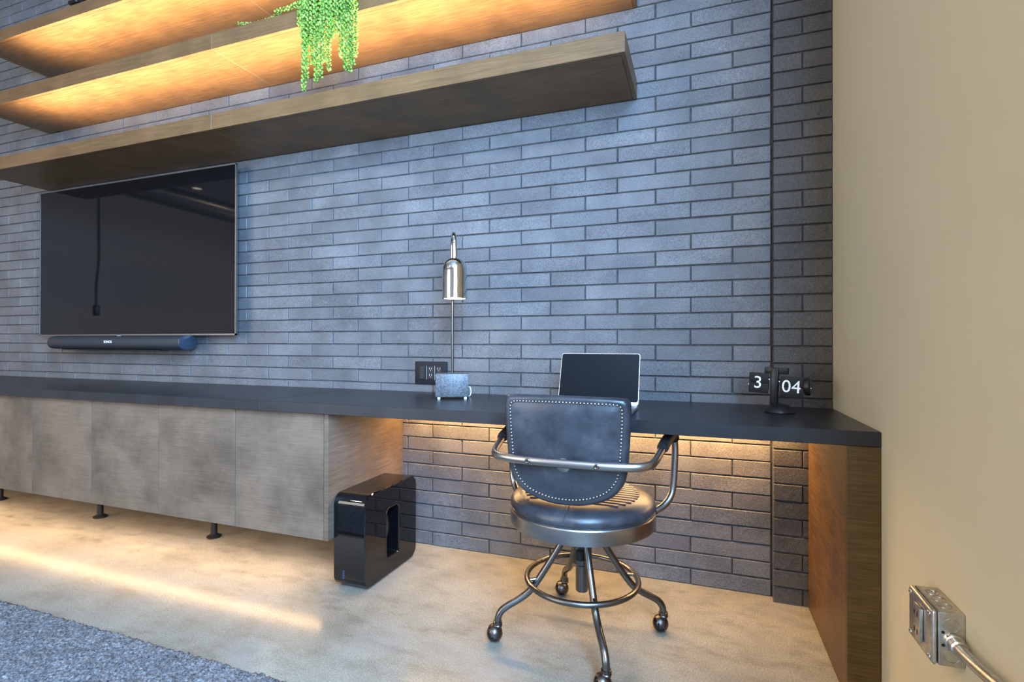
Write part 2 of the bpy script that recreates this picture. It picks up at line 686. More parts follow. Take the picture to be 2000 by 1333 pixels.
JX, JZ = 0.0045, 0.0048
FULL = [brick_mesh(i, BL - JX, BH - JZ, 0.02) for i in range(8)]
FULL_ME = [mesh_from('brick', v, f, 'brick') for v, f in FULL]
HALF = [brick_mesh(50 + i, BL / 2 - JX, BH - JZ, 0.02) for i in range(4)]
HALF_ME = [mesh_from('brick', v, f, 'brick') for v, f in HALF]
PFULL_ME = [mesh_from('brick', v, f, 'brick_pier') for v, f in FULL]
PHALF_ME = [mesh_from('brick', v, f, 'brick_pier') for v, f in HALF]

bricks = []      # (x centre, z centre, kind, face y)
nrow = int(ZC / BH)
for n in range(nrow):
    odd_k = (n % 2 == 0) if n >= 10 else (n % 2 == 1)
    z = (n + 0.5) * BH
    if odd_k:
        x1 = -BL / 2 + 0.0093
        bricks.append((x1 / 2, z, 'H', x1))
    else:
        x1 = 0.0
    x = x1
    while x > XL:
        bricks.append((x - BL / 2, z, 'F', None))
        x -= BL


def brick_score(b):
    x, z = b[0], b[1]
    p = [project((x + sx * BL / 2 * (0.5 if b[2] == 'H' else 1), 0, z + sz * BH / 2)) for sx in (-1, 1) for sz in (-1, 1)]
    if any(q is None for q in p):
        return 0
    u = sum(q[0] for q in p) / 4
    v = sum(q[1] for q in p) / 4
    if not (-5 < u < 2005 and -5 < v < 1338):
        return 0
    if -4.5 < x < -2.9 and 1.02 < z < 2.05:
        return 0
    if x < -1.8 and z < 0.76:
        return 0
    if -4.5 < x < -0.55 and (2.12 < z < 2.40 or 2.53 < z < 2.78 or z > 2.92):
        return 0
    if 0.68 < z < 0.76:
        return 0
    return abs(p[3][0] - p[0][0]) * abs(p[3][1] - p[0][1])


order = sorted(range(len(bricks)), key=lambda i: -brick_score(bricks[i]))
parts = set(i for i in order[:300] if brick_score(bricks[i]) > 0)
fv, ff = [], []
for i, (x, z, kind, x1) in enumerate(bricks):
    dy = rnd.uniform(-0.0016, 0.0012)
    rz = rnd.uniform(-0.002, 0.002)
    dx, dz = rnd.uniform(-0.0012, 0.0012), rnd.uniform(-0.001, 0.001)
    sx = 1.0 if kind == 'F' else (-x1 - JX) / (BL / 2 - JX)
    if i in parts:
        o = bpy.data.objects.new('brick', (FULL_ME[rnd.randrange(8)] if kind == 'F' else HALF_ME[rnd.randrange(4)]))
        COL.objects.link(o)
        o.parent = wall
        o.location = (x + dx, dy, z + dz)
        o.rotation_euler = (0, rz, 0)
        o.scale = (sx, 1, 1)
    else:
        v, f = (FULL[rnd.randrange(8)] if kind == 'F' else HALF[rnd.randrange(4)])
        b0 = len(fv)
        fv += [(a * sx + x + dx, b + dy, c + z + dz) for a, b, c in v]
        ff += [[q + b0 for q in g] for g in f]
me = mesh_from('brick_field', fv, ff, 'brick')
o = bpy.data.objects.new('brick_field', me)
COL.objects.link(o)
o.parent = wall
o['kind'] = 'stuff'
# pier bricks
PW = XR
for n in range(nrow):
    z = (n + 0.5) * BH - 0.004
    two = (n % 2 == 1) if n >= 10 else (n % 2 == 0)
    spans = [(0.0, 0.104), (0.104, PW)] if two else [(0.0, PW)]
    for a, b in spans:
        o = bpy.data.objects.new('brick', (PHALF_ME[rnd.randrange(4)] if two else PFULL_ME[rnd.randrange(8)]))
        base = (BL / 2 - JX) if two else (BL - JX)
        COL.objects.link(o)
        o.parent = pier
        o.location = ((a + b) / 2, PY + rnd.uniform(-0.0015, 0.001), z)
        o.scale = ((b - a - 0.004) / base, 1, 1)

# ------------------------------------------------------------------ things out of frame that the television reflects, plus added fill downlights
mb = MB()
mb.tube([(-6.5, -0.4, 2.85), (-6.5, -6.3, 2.85)], 0.13, 20)
d = mb.build('ceiling_duct', 'gunmetal', origin=(-6.5, -3.3, 2.85))
tag(d, 'long galvanised duct mirrored dimly in the television', 'duct')
for y in (-1.2, -3.3, -5.4):
    MB().tube([(-6.5, y, 2.97), (-6.5, y, ZC)], 0.006, 6).build('hanger_rod', 'gunmetal', d)
mb = MB()
mb.tube(smooth_path([(-5.5, -1.03, ZC), (-5.5, -1.03, 2.2), (-5.495, -1.03, 1.8), (-5.53, -1.03, 1.55), (-5.53, -1.03, 1.36)], 6), 0.012, 8)
c = mb.build('hanging_cord', 'black_plastic', origin=(-5.5, -1.03, ZC))
tag(c, 'dark hanging power cord with plug mirrored in the television', 'cord')
MB().box(-5.555, -5.505, -1.05, -1.01, 1.27, 1.37, 0.008).build('plug', 'black_plastic', c)


def downlight(x, y, power, label):
    t = thing('ceiling_downlight', label, 'ceiling light', (x, y, ZC - 0.03))
    MB().lathe([(0.10, 0), (0.10, 0.03), (0.075, 0.03), (0.075, 0.0)], cap=False).build('trim_ring', 'matte_black', t, local=True)
    MB().lathe([(0.074, 0.012), (0.074, 0.02)]).build('lens', 'downlight', t, local=True)
    if power:
        l = bpy.data.lights.new('downlight_fill_lamp', 'AREA')
        l.shape = 'DISK'
        l.size = 0.15
        l.energy = power
        l.color = (1.0, 0.76, 0.48)
        q = bpy.data.objects.new('downlight_fill_lamp', l)
        COL.objects.link(q)
        q.location = (x, y, ZC - 0.035)
    return t


DL = [(-8.1, -4.1, 0, 'small lit ceiling downlight mirrored in the television'),  # only this one is mirrored; the rest are added as warm fill
      (-0.75, -4.2, 60, 'added ceiling fill light above the desk chair, out of view'),
      (-2.9, -4.2, 60, 'added ceiling fill light above the rug, out of view'),
      (-5.0, -4.2, 75, 'added ceiling fill light before the television, out of view')]
for a in DL:
    downlight(*a)


# ================================================================== LARGE FURNITURE
# ------------------------------------------------------------------ floating shelves
SX0, SX1, SEAM, SD = -4.605, -0.531, -2.585, 0.398


def shelf(z0, z1, label, power, lx0, lx1):
    t = thing('floating_shelf', label, 'shelf', ((SX0 + SX1) / 2, 0, z0), 0, 'floating wall shelves')
    for a, b in ((SX0, SEAM - 0.0015), (SEAM + 0.0015, SX1)):
        e0 = a + (0.018 if a == SX0 else 0)
        e1 = b - (0.018 if b == SX1 else 0)
        MB().box(a, b, -SD, -SD + 0.02, z0, z1, 0.001, 1).build('face_board', 'veneer_x', t)
        MB().box(e0, e1, -SD + 0.0215, -0.002, z0 + 0.001, z0 + 0.018).build('bottom_panel', 'veneer_x', t)
        MB().box(e0, e1, -SD + 0.0215, -0.002, z1 - 0.02, z1 - 0.002).build('top_panel', 'veneer_x', t)
    MB().box(SX1 - 0.017, SX1, -SD + 0.0205, -0.002, z0, z1, 0.001, 1).build('end_panel', 'veneer_side', t)
    MB().box(SX0, SX0 + 0.017, -SD + 0.0205, -0.002, z0, z1, 0.001, 1).build('end_panel', 'veneer_side', t)
    MB().box(SEAM - 0.0014, SEAM + 0.0014, -SD + 0.002, -0.003, z0 + 0.0015, z1 - 0.003).build('joint_filler', 'seam_white', t)
    MB().box(lx0, lx1, -0.345, -0.325, z1 - 0.002, z1 + 0.004).build('light_strip', 'led_channel', t)
    if power:
        area('shelf_strip_lamp', ((lx0 + lx1) / 2, -0.335, z1 + 0.008), (R(180), 0, 0), lx1 - lx0, 0.012, power, (1.0, 0.74, 0.47), 116)
    return t


shelf(2.097, 2.1755, 'lowest floating brown shelf, dark underneath, just above the television', 66, -4.17, -0.62)
shelf(2.502, 2.582, 'middle floating shelf glowing orange underneath, with the trailing plant on it', 66, -4.17, -0.62)
shelf(2.8986, 2.966, 'topmost floating shelf cut by the picture edge, glowing orange underneath', 14, -4.17, -0.62)

# ------------------------------------------------------------------ worktop
WT0, WT1, WD = 0.7315, 0.7748, 0.607
t = thing('worktop', 'long charcoal worktop running along the brick wall', 'worktop', (-2.0, -0.3, WT0))
WS = -2.045
a = MB().prism([(WS + 0.0008, -WD), (XR - 0.001, -WD), (XR - 0.001, PY - 0.003), (-0.002, PY - 0.003), (-0.002, -0.003), (WS + 0.0008, -0.003)], WT0, WT1)
bmesh.ops.bevel(a.bm, geom=a.bm.edges[:], offset=0.0015, segments=1, affect='EDGES')
a.build('worktop_section', 'worktop', t, smooth=False)
MB().box(-5.70, WS - 0.0008, -WD, -0.003, WT0, WT1, 0.0015, 1).build('worktop_section', 'worktop', t, smooth=False)

# ------------------------------------------------------------------ cabinets
CZ0, CZ1, CY = 0.2036, WT0 - 0.001, -0.577
edges = [-1.735 - 0.4845 * i for i in range(9)]
LEGX = {1: -2.672, 3: -3.568, 5: -4.54}
words = ['rightmost low cabinet with exposed side panel, nearest the black subwoofer',
         'low cabinet with smoky dark blotches on its brown door',
         'plain brown low cabinet, third from the desk opening',
         'plain brown low cabinet, fourth from the desk opening',
         'low cabinet cut by the left picture edge',
         'low cabinet beyond the left picture edge',
         'second low cabinet beyond the left picture edge',
         'third low cabinet beyond the left picture edge']
for i in range(8):
    x1, x0 = edges[i], edges[i + 1]
    t = thing('low_cabinet', words[i], 'cabinet', ((x0 + x1) / 2, -0.29, 0 if i in LEGX else CZ0), 0, 'row of low cabinets under the worktop')
    MB().box(x0 + 0.001, x1 - 0.001, -0.552, -0.004, CZ0, CZ1).build('body', 'veneer_side', t, smooth=False)
    dm = MB().box(x0 + 0.0016, x1 - 0.0016, CY, -0.554, CZ0, CZ1 - 0.002, 0.001, 1).build('door', 'veneer_door', t)
    if i == 0:
        MB().box(x1 + 0.001, x1 + 0.0223, CY, -0.004, CZ0, CZ1, 0.001, 1).build('end_panel', 'veneer_end', t)
    if i < 7:
        MB().box(x0, (-1.80 if i == 0 else x1 - 0.001), -0.525, -0.505, CZ0 - 0.008, CZ0 - 0.0005).build('light_strip', 'led_channel', t)
    if i in LEGX:
        lx = LEGX[i]
        MB().lathe([(0.012, 0.0), (0.034, 0.0), (0.035, 0.008), (0.02, 0.016), (0.016, 0.02), (0.016, 0.12), (0.021, 0.13), (0.021, CZ0)], (lx, -0.30, 0), 20).build('leg', 'black_plastic', t)
area('cabinet_strip_lamp', (-3.5, -0.515, CZ0 - 0.012), (0, 0, 0), 3.4, 0.012, 19, (1.0, 0.60, 0.27))

# ------------------------------------------------------------------ desk end support
t = thing('desk_end_support', 'thick brown end support under the worktop beside the beige wall', 'desk support', (0.165, -0.33, 0))
PX = 0.123
MB().box(PX, PX + 0.018, -0.588, PY - 0.003, 0.0, WT0 - 0.001, 0.001, 1).build('side_panel', 'veneer_support', t)
MB().box(PX, XR - 0.002, -0.606, -0.589, 0.0, WT0 - 0.001, 0.001, 1).build('front_panel', 'veneer_dark', t)
area('desk_strip_lamp', (-0.79, -0.085, WT0 - 0.014), (0, 0, 0), 1.72, 0.012, 26, WARM)
MB().box(-1.66, 0.08, -0.095, -0.075, WT0 - 0.010, WT0 - 0.0005).build('light_strip', 'led_channel', bpy.data.objects['worktop'])

# ------------------------------------------------------------------ rug
RX0, RX1, RY0, RY1 = -5.6, -0.75, -3.6, -1.103


def axis_steps(a, b, fine0, fine1, f, c):
    out, x = [a], a
    while x < b - 1e-6:
        x += f if fine0 <= x <= fine1 else c
        out.append(min(x, b))
    return out


xs = axis_steps(RX0, RX1, -3.15, -1.0, 0.007, 0.05)
ys = axis_steps(RY0, RY1, -1.75, -1.1, 0.007, 0.05)
vs, fs = [], []
rr = random.Random(3)
for y in ys:
    for x in xs:
        e = min(x - RX0, RX1 - x, y - RY0, RY1 - y)
        h = 0.016 + 0.006 * noise.noise(Vector((x * 60, y * 60, 0))) + rr.uniform(-0.0035, 0.0035)
        if e < 1e-6:
            h = 0.001
            x += rr.uniform(-0.003, 0.003)
            y2 = y + rr.uniform(-0.004, 0.002)
        else:
            y2 = y + rr.uniform(-0.002, 0.002)
        vs.append((x + rr.uniform(-0.002, 0.002), y2, h))
nx = len(xs)
for j in range(len(ys) - 1):
    for i in range(nx - 1):
        a = j * nx + i
        fs.append((a, a + 1, a + nx + 1, a + nx))
me = bpy.data.meshes.new('rug')
me.from_pydata([(v[0] + 3.2, v[1] + 2.3, v[2]) for v in vs], [], fs)
me.polygons.foreach_set('use_smooth', [True] * len(me.polygons))
me.materials.append(M['rug'])
o = bpy.data.objects.new('rug', me)
COL.objects.link(o)
o.location = (-3.2, -2.3, 0)
tag(o, 'mottled grey shag rug on the concrete floor', 'rug')

# ------------------------------------------------------------------ television
TX0, TX1, TZ0, TZ1, TY = -4.555, -2.768, 1.066, 2.052, -0.085
t = thing('television', 'wide wall-mounted black television under the lowest shelf', 'television', ((TX0 + TX1) / 2, -0.05, TZ0))
MB().box(TX0 + 0.05, TX1 - 0.05, TY + 0.0125, -0.04, TZ0 + 0.05, TZ1 - 0.05, 0.002, 1).build('housing', 'black_plastic', t)
MB().box(-4.2, -3.1, -0.04, -0.003, 1.25, 1.85, 0.004, 1).build('wall_bracket', 'black_plastic', t)
fr = MB()
fr.box(TX0, TX0 + 0.006, TY, TY + 0.012, TZ0, TZ1)
fr.box(TX1 - 0.006, TX1, TY, TY + 0.012, TZ0, TZ1)
fr.box(TX0, TX1, TY, TY + 0.012, TZ0, TZ0 + 0.009)
fr.box(TX0, TX1, TY, TY + 0.012, TZ1 - 0.006, TZ1)
fr.build('frame', 'tv_frame', t, smooth=False)
MB().box(TX0 + 0.0065, TX1 - 0.0065, TY + 0.0015, TY + 0.005, TZ0 + 0.0095, TZ1 - 0.0065).build('screen', 'screen', t, smooth=False)
MB().box(TX0 + 0.09, TX0 + 0.13, TY + 0.0005, TY + 0.0014, TZ0 + 0.010, TZ0 + 0.017).build('sensor_window', 'matte_black', t, smooth=False)

# ------------------------------------------------------------------ soundbar
BX0, BX1, BYc, BZc = -4.33, -3.11, -0.11, 1.0225
t = thing('soundbar', 'dark rounded soundbar mounted below the television', 'soundbar', ((BX0 + BX1) / 2, BYc, 0.979))


def oval(n=28, ry=0.058, rz=0.0435, e=0.75):
    out = []
    for i in range(n):
        a = 2 * math.pi * i / n
        out.append((ry * math.copysign(abs(math.cos(a)) ** e, math.cos(a)), rz * math.copysign(abs(math.sin(a)) ** e, math.sin(a))))
    return out


mb = MB()
rings = []
for x, s in ((BX0, 0.80), (BX0 + 0.012, 0.95), (BX0 + 0.03, 1.0), (BX1 - 0.014, 1.0), (BX1 - 0.004, 0.99)):
    rings.append([mb.bm.verts.new((x, BYc + y * s, BZc + z * s)) for y, z in oval()])
for a, b in zip(rings, rings[1:]):
    for j in range(len(a)):
        mb.bm.faces.new((a[j], a[(j + 1) % len(a)], b[(j + 1) % len(a)], b[j]))
mb.bm.faces.new(rings[0])
mb.bm.faces.new(rings[-1])
body = mb.build('body', 'dark_bar', t)
mb = MB()
rings = []
for x, s in ((BX1 - 0.0035, 0.985), (BX1, 0.97), (BX1 + 0.001, 0.93)):
    rings.append([mb.bm.verts.new((x, BYc + y * s, BZc + z * s)) for y, z in oval()])
for a, b in zip(rings, rings[1:]):
    for j in range(len(a)):
        mb.bm.faces.new((a[j], a[(j + 1) % len(a)], b[(j + 1) % len(a)], b[j]))
mb.bm.faces.new(rings[0])
mb.bm.faces.new(rings[-1])
mb.build('end_cap', 'dark_cap', t)
mb = MB()
mb.box(BX0 + 0.12, BX1 - 0.2, BYc - 0.03, BYc + 0.03, 0.9745, 0.9795, 0.001, 1)
mb.build('base_pad', 'black_plastic', t)
for x in (-4.0, -3.45):
    MB().box(x, x + 0.06, BYc + 0.05, -0.004, 1.0, 1.04).build('wall_bracket', 'black_plastic', t, smooth=False)
text_obj('logo', 'SONOS', 0.022, 'white_print', t, Vector((-3.72, BYc - 0.0585, 1.026)) - wloc(t), (R(90), 0, 0))
MB().box(-3.68, -3.655, BYc - 0.03, BYc - 0.02, 1.062, 1.0655).build('touch_mark', 'grey_print', t, smooth=False)

# ------------------------------------------------------------------ subwoofer
QX0, QX1, QY0, QY1, QZ0, QZ1 = -1.7115, -1.556, -0.5445, -0.137, 0.006, 0.392
t = thing('subwoofer', 'glossy black subwoofer with oval handle slot standing beside the cabinet', 'subwoofer', ((QX0 + QX1) / 2, (QY0 + QY1) / 2, 0))


def rrect(y0, y1, z0, z1, r, n=7):
    out = []
    for cy, cz, a0 in ((y1 - r, z1 - r, 0), (y0 + r, z1 - r, 90), (y0 + r, z0 + r, 180), (y1 - r, z0 + r, 270)):
        for k in range(n):
            a = R(a0 + 90 * k / (n - 1))
            out.append((cy + r * math.cos(a), cz + r * math.sin(a)))
    return out


HY0, HY1, HZ0, HZ1 = -0.384, -0.290, 0.080, 0.292
outer = rrect(QY0, QY1, QZ0, QZ1, 0.045)
out_in = rrect(QY0 + 0.004, QY1 - 0.004, QZ0 + 0.004, QZ1 - 0.004, 0.042)
hole = rrect(HY0, HY1, HZ0, HZ1, 0.018)
hole_o = rrect(HY0 - 0.004, HY1 + 0.004, HZ0 - 0.004, HZ1 + 0.004, 0.022)
mb = MB()
seq = [(hole, QX0 + 0.004), (hole_o, QX0), (out_in, QX0), (outer, QX0 + 0.004), (outer, QX1 - 0.004), (out_in, QX1), (hole_o, QX1), (hole, QX1 - 0.004)]
rings = [[mb.bm.verts.new((x, y, z)) for y, z in lp] for lp, x in seq]
m = len(outer)
for a, b in list(zip(rings, rings[1:])) + [(rings[-1], rings[0])]:
    for j in range(m):
        mb.bm.faces.new((a[j], a[(j + 1) % m], b[(j + 1) % m], b[j]))
mb.build('cabinet', 'gloss_black', t, angle=25)
mb = MB()
mb.tube([(QX1 + 0.0004, y, z) for y, z in rrect(HY0 - 0.005, HY1 + 0.005, HZ0 - 0.005, HZ1 + 0.005, 0.023)], 0.0011, 6, closed=True)
mb.build('slot_rim', 'gunmetal', t)
MB().ball((QX1 - 0.092, HY1, 0.186), 0.042, 0.024, 0.08, 20, 12).build('driver', 'dark_bronze', t)
for x in (QX0 + 0.03, QX1 - 0.03):
    for y in (QY0 + 0.07, QY1 - 0.07):
        MB().lathe([(0.010, 0), (0.010, 0.0065)], (x, y, 0), 12).build('foot', 'matte_black', t)
text_obj('logo', 'SONOS', 0.011, 'blue_print', t, Vector((-1.659, QY0 - 0.0004, 0.062)) - wloc(t), (R(90), R(-90), 0), 0.0004)

# ================================================================== CHAIR
CC = Vector((-0.659, -0.54, 0.0))
chair = thing('desk_chair', 'blue-black leather swivel chair with studded back and four casters', 'chair', CC)
MB().lathe([(0.03, 0.40), (0.236, 0.403), (0.2485, 0.407), (0.25, 0.412), (0.25, 0.452), (0.247, 0.456), (0.235, 0.456)], CC, 64).build('seat_band', 'steel', chair, angle=30)
prof = [(0.03, 0.45), (0.236, 0.45), (0.243, 0.458), (0.2495, 0.468), (0.2475, 0.482), (0.237, 0.495), (0.215, 0.504), (0.18, 0.508), (0.12, 0.509), (0.06, 0.509), (0.004, 0.509)]
cu = MB().lathe(prof, CC, 64).build('seat_cushion', 'leather', chair, angle=60)
mb = MB()
mb.tube([(CC.x + 0.2445 * math.cos(a), CC.y + 0.2445 * math.sin(a), 0.4585) for a in [2 * math.pi * i / 64 for i in range(64)]], 0.0028, 6, closed=True)
mb.build('piping', 'leather', cu)
mb = MB()
mb.tube([(CC.x - 0.002, CC.y - r * 1.001, z + 0.0005) for r, z in prof[2:8]], 0.0014, 6)
mb.build('seam', 'leather', cu)
for k in range(11):                       # stitched channels across the seat
    y = CC.y - 0.13 + 0.026 * k
    h = math.sqrt(max(0.0, 0.195 ** 2 - (y - CC.y) ** 2))
    MB().tube([(CC.x - h, y, 0.5065), (CC.x - h * 0.5, y, 0.5085), (CC.x + h * 0.5, y, 0.5085), (CC.x + h, y, 0.5065)], 0.0032, 10, flat=3.8).build('stitched_channel', 'leather', cu)

# column, hub and tilt lever
MB().lathe([(0.020, 0.16), (0.022, 0.165), (0.022, 0.25), (0.034, 0.26), (0.034, 0.33), (0.05, 0.345), (0.10, 0.385), (0.10, 0.402)], CC, 24).build('column', 'gunmetal', chair)
mb = MB()
mb.lathe([(0.016, 0.285), (0.016, 0.315)], (CC.x + 0.005, CC.y - 0.045, 0), 12)
mb.build('adjust_knob', 'matte_black', chair)
# foot ring
RZ, RR = 0.205, 0.192
mb = MB()
mb.tube([(CC.x + RR * math.cos(a), CC.y + RR * math.sin(a), RZ) for a in [2 * math.pi * i / 72 for i in range(72)]], 0.0095, 12, closed=True)
ring = mb.build('foot_ring', 'gunmetal', chair)
ANG = [26, 116, 206, 296]
for A in ANG:
    ca, sa = math.cos(R(A)), math.sin(R(A))

    def pt(r, z):
        return (CC.x + r * ca, CC.y + r * sa, z)
    MB().tube([pt(0.150, RZ + 0.004), pt(RR - 0.004, RZ)], 0.0055, 8).build('ring_bracket', 'gunmetal', ring)
    p = smooth_path([pt(0.035, 0.395), pt(0.075, 0.325), pt(0.115, 0.262), pt(0.155, 0.203), pt(0.185, 0.166), pt(0.215, 0.144), pt(0.252, 0.124), pt(0.277, 0.108), pt(0.291, 0.088), pt(0.295, 0.066)], 5)
    MB().tube(p, 0.0118, 14).build('leg', 'gunmetal', chair)
    # ball caster, trailing to the left
    bx, by = CC.x + 0.295 * ca, CC.y + 0.295 * sa
    mb = MB()
    mb.lathe([(0.010, 0.052), (0.0155, 0.052), (0.0165, 0.057), (0.0145, 0.060), (0.0165, 0.063), (0.0155, 0.069), (0.012, 0.070)], (bx, by, 0), 16)
    # hood: part of a sphere shell tilted towards the stem
    hc = Vector((bx - 0.011, by - 0.004, 0.0285))
    tb = bmesh.new()
    bmesh.ops.create_uvsphere(tb, u_segments=20, v_segments=14, radius=0.0292)
    ax = Vector((0.78, 0.1, 0.62)).normalized()
    kill = [v for v in tb.verts if v.co.normalized().dot(ax) < -0.12]
    bmesh.ops.delete(tb, geom=kill, context='VERTS')
    mb.merge(tb, Matrix.Translation(hc))
    cst = mb.build('caster', 'dark_bronze', chair)
    MB().ball(hc, 0.0262, 0.0262, 0.0282, 16, 12).build('wheel', 'gloss_black', cst)

# backrest: padded shield, curved, leaning back
def back_outline():
    key = [(0.0, 0.862), (0.10, 0.861), (0.172, 0.859), (0.194, 0.853), (0.2005, 0.835), (0.199, 0.77), (0.194, 0.69), (0.1885, 0.632), (0.176, 0.592), (0.145, 0.556), (0.10, 0.534), (0.05, 0.522), (0.0, 0.519)]
    full = key + [(-x, z) for x, z in reversed(key[1:-1])]
    return [(p.x, p.y) for p in smooth_path([(x, z, 0) for x, z in full], 5, closed=True)]


OUT = back_outline()
BC = (0.0, 0.70)
BXC = CC.x - 0.006


def back_pt(x, z, s, dep):
    """dep: 0 = back skin, + towards the sitter"""
    px = BC[0] + (x - BC[0]) * s
    pz = BC[1] + (z - BC[1]) * s
    y = -0.772 + 0.45 * px * px * 1.0 - 0.06 * (pz - 0.55) + dep
    return Vector((BXC + px, y, pz))


back_prof = [(0.0, -0.004), (0.35, -0.004), (0.65, -0.003), (0.80, -0.0015), (0.865, 0.002), (0.89, 0.002), (0.94, -0.001), (0.98, 0.006), (0.998, 0.016), (1.0, 0.024), (0.985, 0.036), (0.94, 0.046), (0.8, 0.056), (0.5, 0.062), (0.0, 0.064)]
mb = MB()
rings = []
for s, dpt in back_prof:
    if s == 0.0:
        rings.append([mb.bm.verts.new(back_pt(0, BC[1], 0, dpt))])
    else:
        rings.append([mb.bm.verts.new(back_pt(x, z, s, dpt)) for x, z in OUT])
m = len(OUT)
for a, b in zip(rings, rings[1:]):
    for j in range(m):
        k = (j + 1) % m
        if len(a) == 1:
            mb.bm.faces.new((a[0], b[j], b[k]))
        elif len(b) == 1:
            mb.bm.faces.new((a[j], a[k], b[0]))
        else:
            mb.bm.faces.new((a[j], a[k], b[k], b[j]))
back = mb.build('backrest', 'leather', chair, angle=80)
# nail trim
pts = [back_pt(x, z, 0.878, 0.0) for x, z in OUT]
L = [0.0]
for i in range(m):
    L.append(L[-1] + (pts[(i + 1) % m] - pts[i]).length)
cnt = int(L[-1] / 0.0108)
mb = MB()
i = 0
for q in range(cnt):
    d = L[-1] * q / cnt
    while L[i + 1] < d:
        i += 1
    f = (d - L[i]) / (L[i + 1] - L[i])
    p = pts[i].lerp(pts[(i + 1) % m], f)
    mb.ball(p, 0.0042, 0.0034, 0.0042, 8, 6)
o = mb.build('nailhead_trim', 'nail', back)
o['kind'] = 'stuff'
o['label'] = 'row of small silver nailheads'
MB().ball(back_pt(0, 0.652, 1, -0.004) + Vector((0.0, 0.003, 0)), 0.026, 0.006, 0.026, 16, 10).build('fixing_disc', 'steel', back)

# arm rail, pads and posts, mirrored about the chair axis
half = [(0.0, -0.806, 0.660), (0.12, -0.802, 0.660), (0.20, -0.788, 0.661), (0.236, -0.768, 0.663), (0.254, -0.735, 0.668), (0.264, -0.68, 0.678), (0.274, -0.60, 0.691), (0.281, -0.53, 0.700), (0.289, -0.48, 0.7025)]
AX = -0.655
path = [(AX - x, y, z) for x, y, z in reversed(half[1:])] + [(AX + x, y, z) for x, y, z in half]
rail = MB().tube(smooth_path(path, 6), 0.0135, 14, flat=0.85).build('arm_rail', 'steel', chair)
for sx in (-0.115, 0.098):
    p = Vector((AX + sx, -0.8035 - 0.013, 0.6605))
    mb = MB()
    mb.lathe([(0.0085, 0.004), (0.0085, 0.0), (0.006, -0.0012), (0.004, -0.0002)], p, 16, axis='y')
    mb.build('screw', 'dark_bronze', rail)
for s in (-1, 1):
    pst = smooth_path([(AX + s * 0.289, -0.48, 0.7025), (AX + s * 0.2965, -0.452, 0.699), (AX + s * 0.301, -0.441, 0.680), (AX + s * 0.302, -0.441, 0.64), (AX + s * 0.297, -0.447, 0.54), (AX + s * 0.288, -0.457, 0.495), (AX + s * 0.268, -0.478, 0.468), (AX + s * 0.240, -0.505, 0.452)], 6)
    MB().tube(pst, 0.0115, 14).build('arm_post', 'steel', chair)
    pad = smooth_path([(AX + s * 0.2715, -0.625, 0.6905), (AX + s * 0.278, -0.56, 0.699), (AX + s * 0.287, -0.49, 0.7055), (AX + s * 0.2955, -0.455, 0.7035), (AX + s * 0.300, -0.442, 0.690)], 5)
    MB().tube(pad, [0.0165] + [0.0185] * (len(pad) - 2) + [0.0165], 14).build('armrest_pad', 'matte_black', chair)

# ================================================================== THINGS ON THE WORKTOP
WT = WT1
# ------------------------------------------------------------------ desk lamp
la = math.atan2(0.445, 0.895)          # faces the camera
lamp = thing('desk_lamp', 'polished nickel desk lamp with a bell shade on a speckled stone block', 'lamp', (-1.315, -0.235, WT), la * 0.97)
MB().box(-0.073, 0.073, -0.048, 0.048, 0.011, 0.112, 0.002, 2).build('base_block', 'granite', lamp, local=True)
for x in (-0.058, 0.058):
    for y in (-0.038, 0.038):
        MB().box(x - 0.006, x + 0.006, y - 0.006, y + 0.006, 0.0, 0.0112, 0.001, 1).build('foot', 'white_plastic', lamp, local=True)
arc = [(0, 0, 0.113), (0, 0, 0.30), (0, 0, 0.50), (0, 0, 0.675)] + [(0, -0.05 + 0.05 * math.cos(a), 0.675 + 0.05 * math.sin(a)) for a in [math.pi * k / 12 for k in range(1, 13)]] + [(0, -0.10, 0.60)]
MB().tube(arc[:4], 0.0062, 12).build('stem', 'dark_bronze', lamp, local=True)
MB().tube(smooth_path([(0, 0, 0.56)] + [(p[0] + 0.011 * (i / 13.0), p[1], p[2]) for i, p in enumerate(arc[3:])], 2), 0.0105, 14).build('neck', 'chrome', lamp, local=True)
SZ = 0.440
mb = MB()
mb.lathe([(0.0535, SZ), (0.0535, SZ + 0.115), (0.052, SZ + 0.132), (0.0465, SZ + 0.150), (0.036, SZ + 0.164), (0.022, SZ + 0.172), (0.009, SZ + 0.174), (0.009, SZ + 0.176), (0.007, SZ + 0.172), (0.021, SZ + 0.168), (0.034, SZ + 0.160), (0.044, SZ + 0.147), (0.0495, SZ + 0.130), (0.051, SZ + 0.115), (0.051, SZ)], (0.011, -0.10, 0), 40, cap=False)
mb.build('shade', 'chrome', lamp, local=True)
MB().ball((0.011, -0.10, SZ + 0.045), 0.03, 0.03, 0.036, 16, 12).build('bulb', 'bulb', lamp, local=True)
l = bpy.data.lights.new('lamp_bulb_light', 'AREA')
l.shape = 'DISK'
l.size = 0.09
l.energy = 1.0
l.color = (1.0, 0.78, 0.5)
q = bpy.data.objects.new('lamp_bulb_light', l)
COL.objects.link(q)
q.parent = lamp
q.location = (0.011, -0.10, SZ + 0.004)
mb = MB()
mb.tube(smooth_path([(0.05, 0.049, 0.03), (0.078, 0.055, 0.045), (0.084, 0.05, 0.022), (0.076, 0.05, 0.004), (0.05, 0.07, 0.004), (-0.04, 0.085, 0.02), (-0.074, 0.10, 0.05), (-0.070, 0.12, 0.085), (-0.052, 0.15, 0.092)], 6), 0.003, 8)
mb.build('cord', 'cream_cable', lamp, local=True)

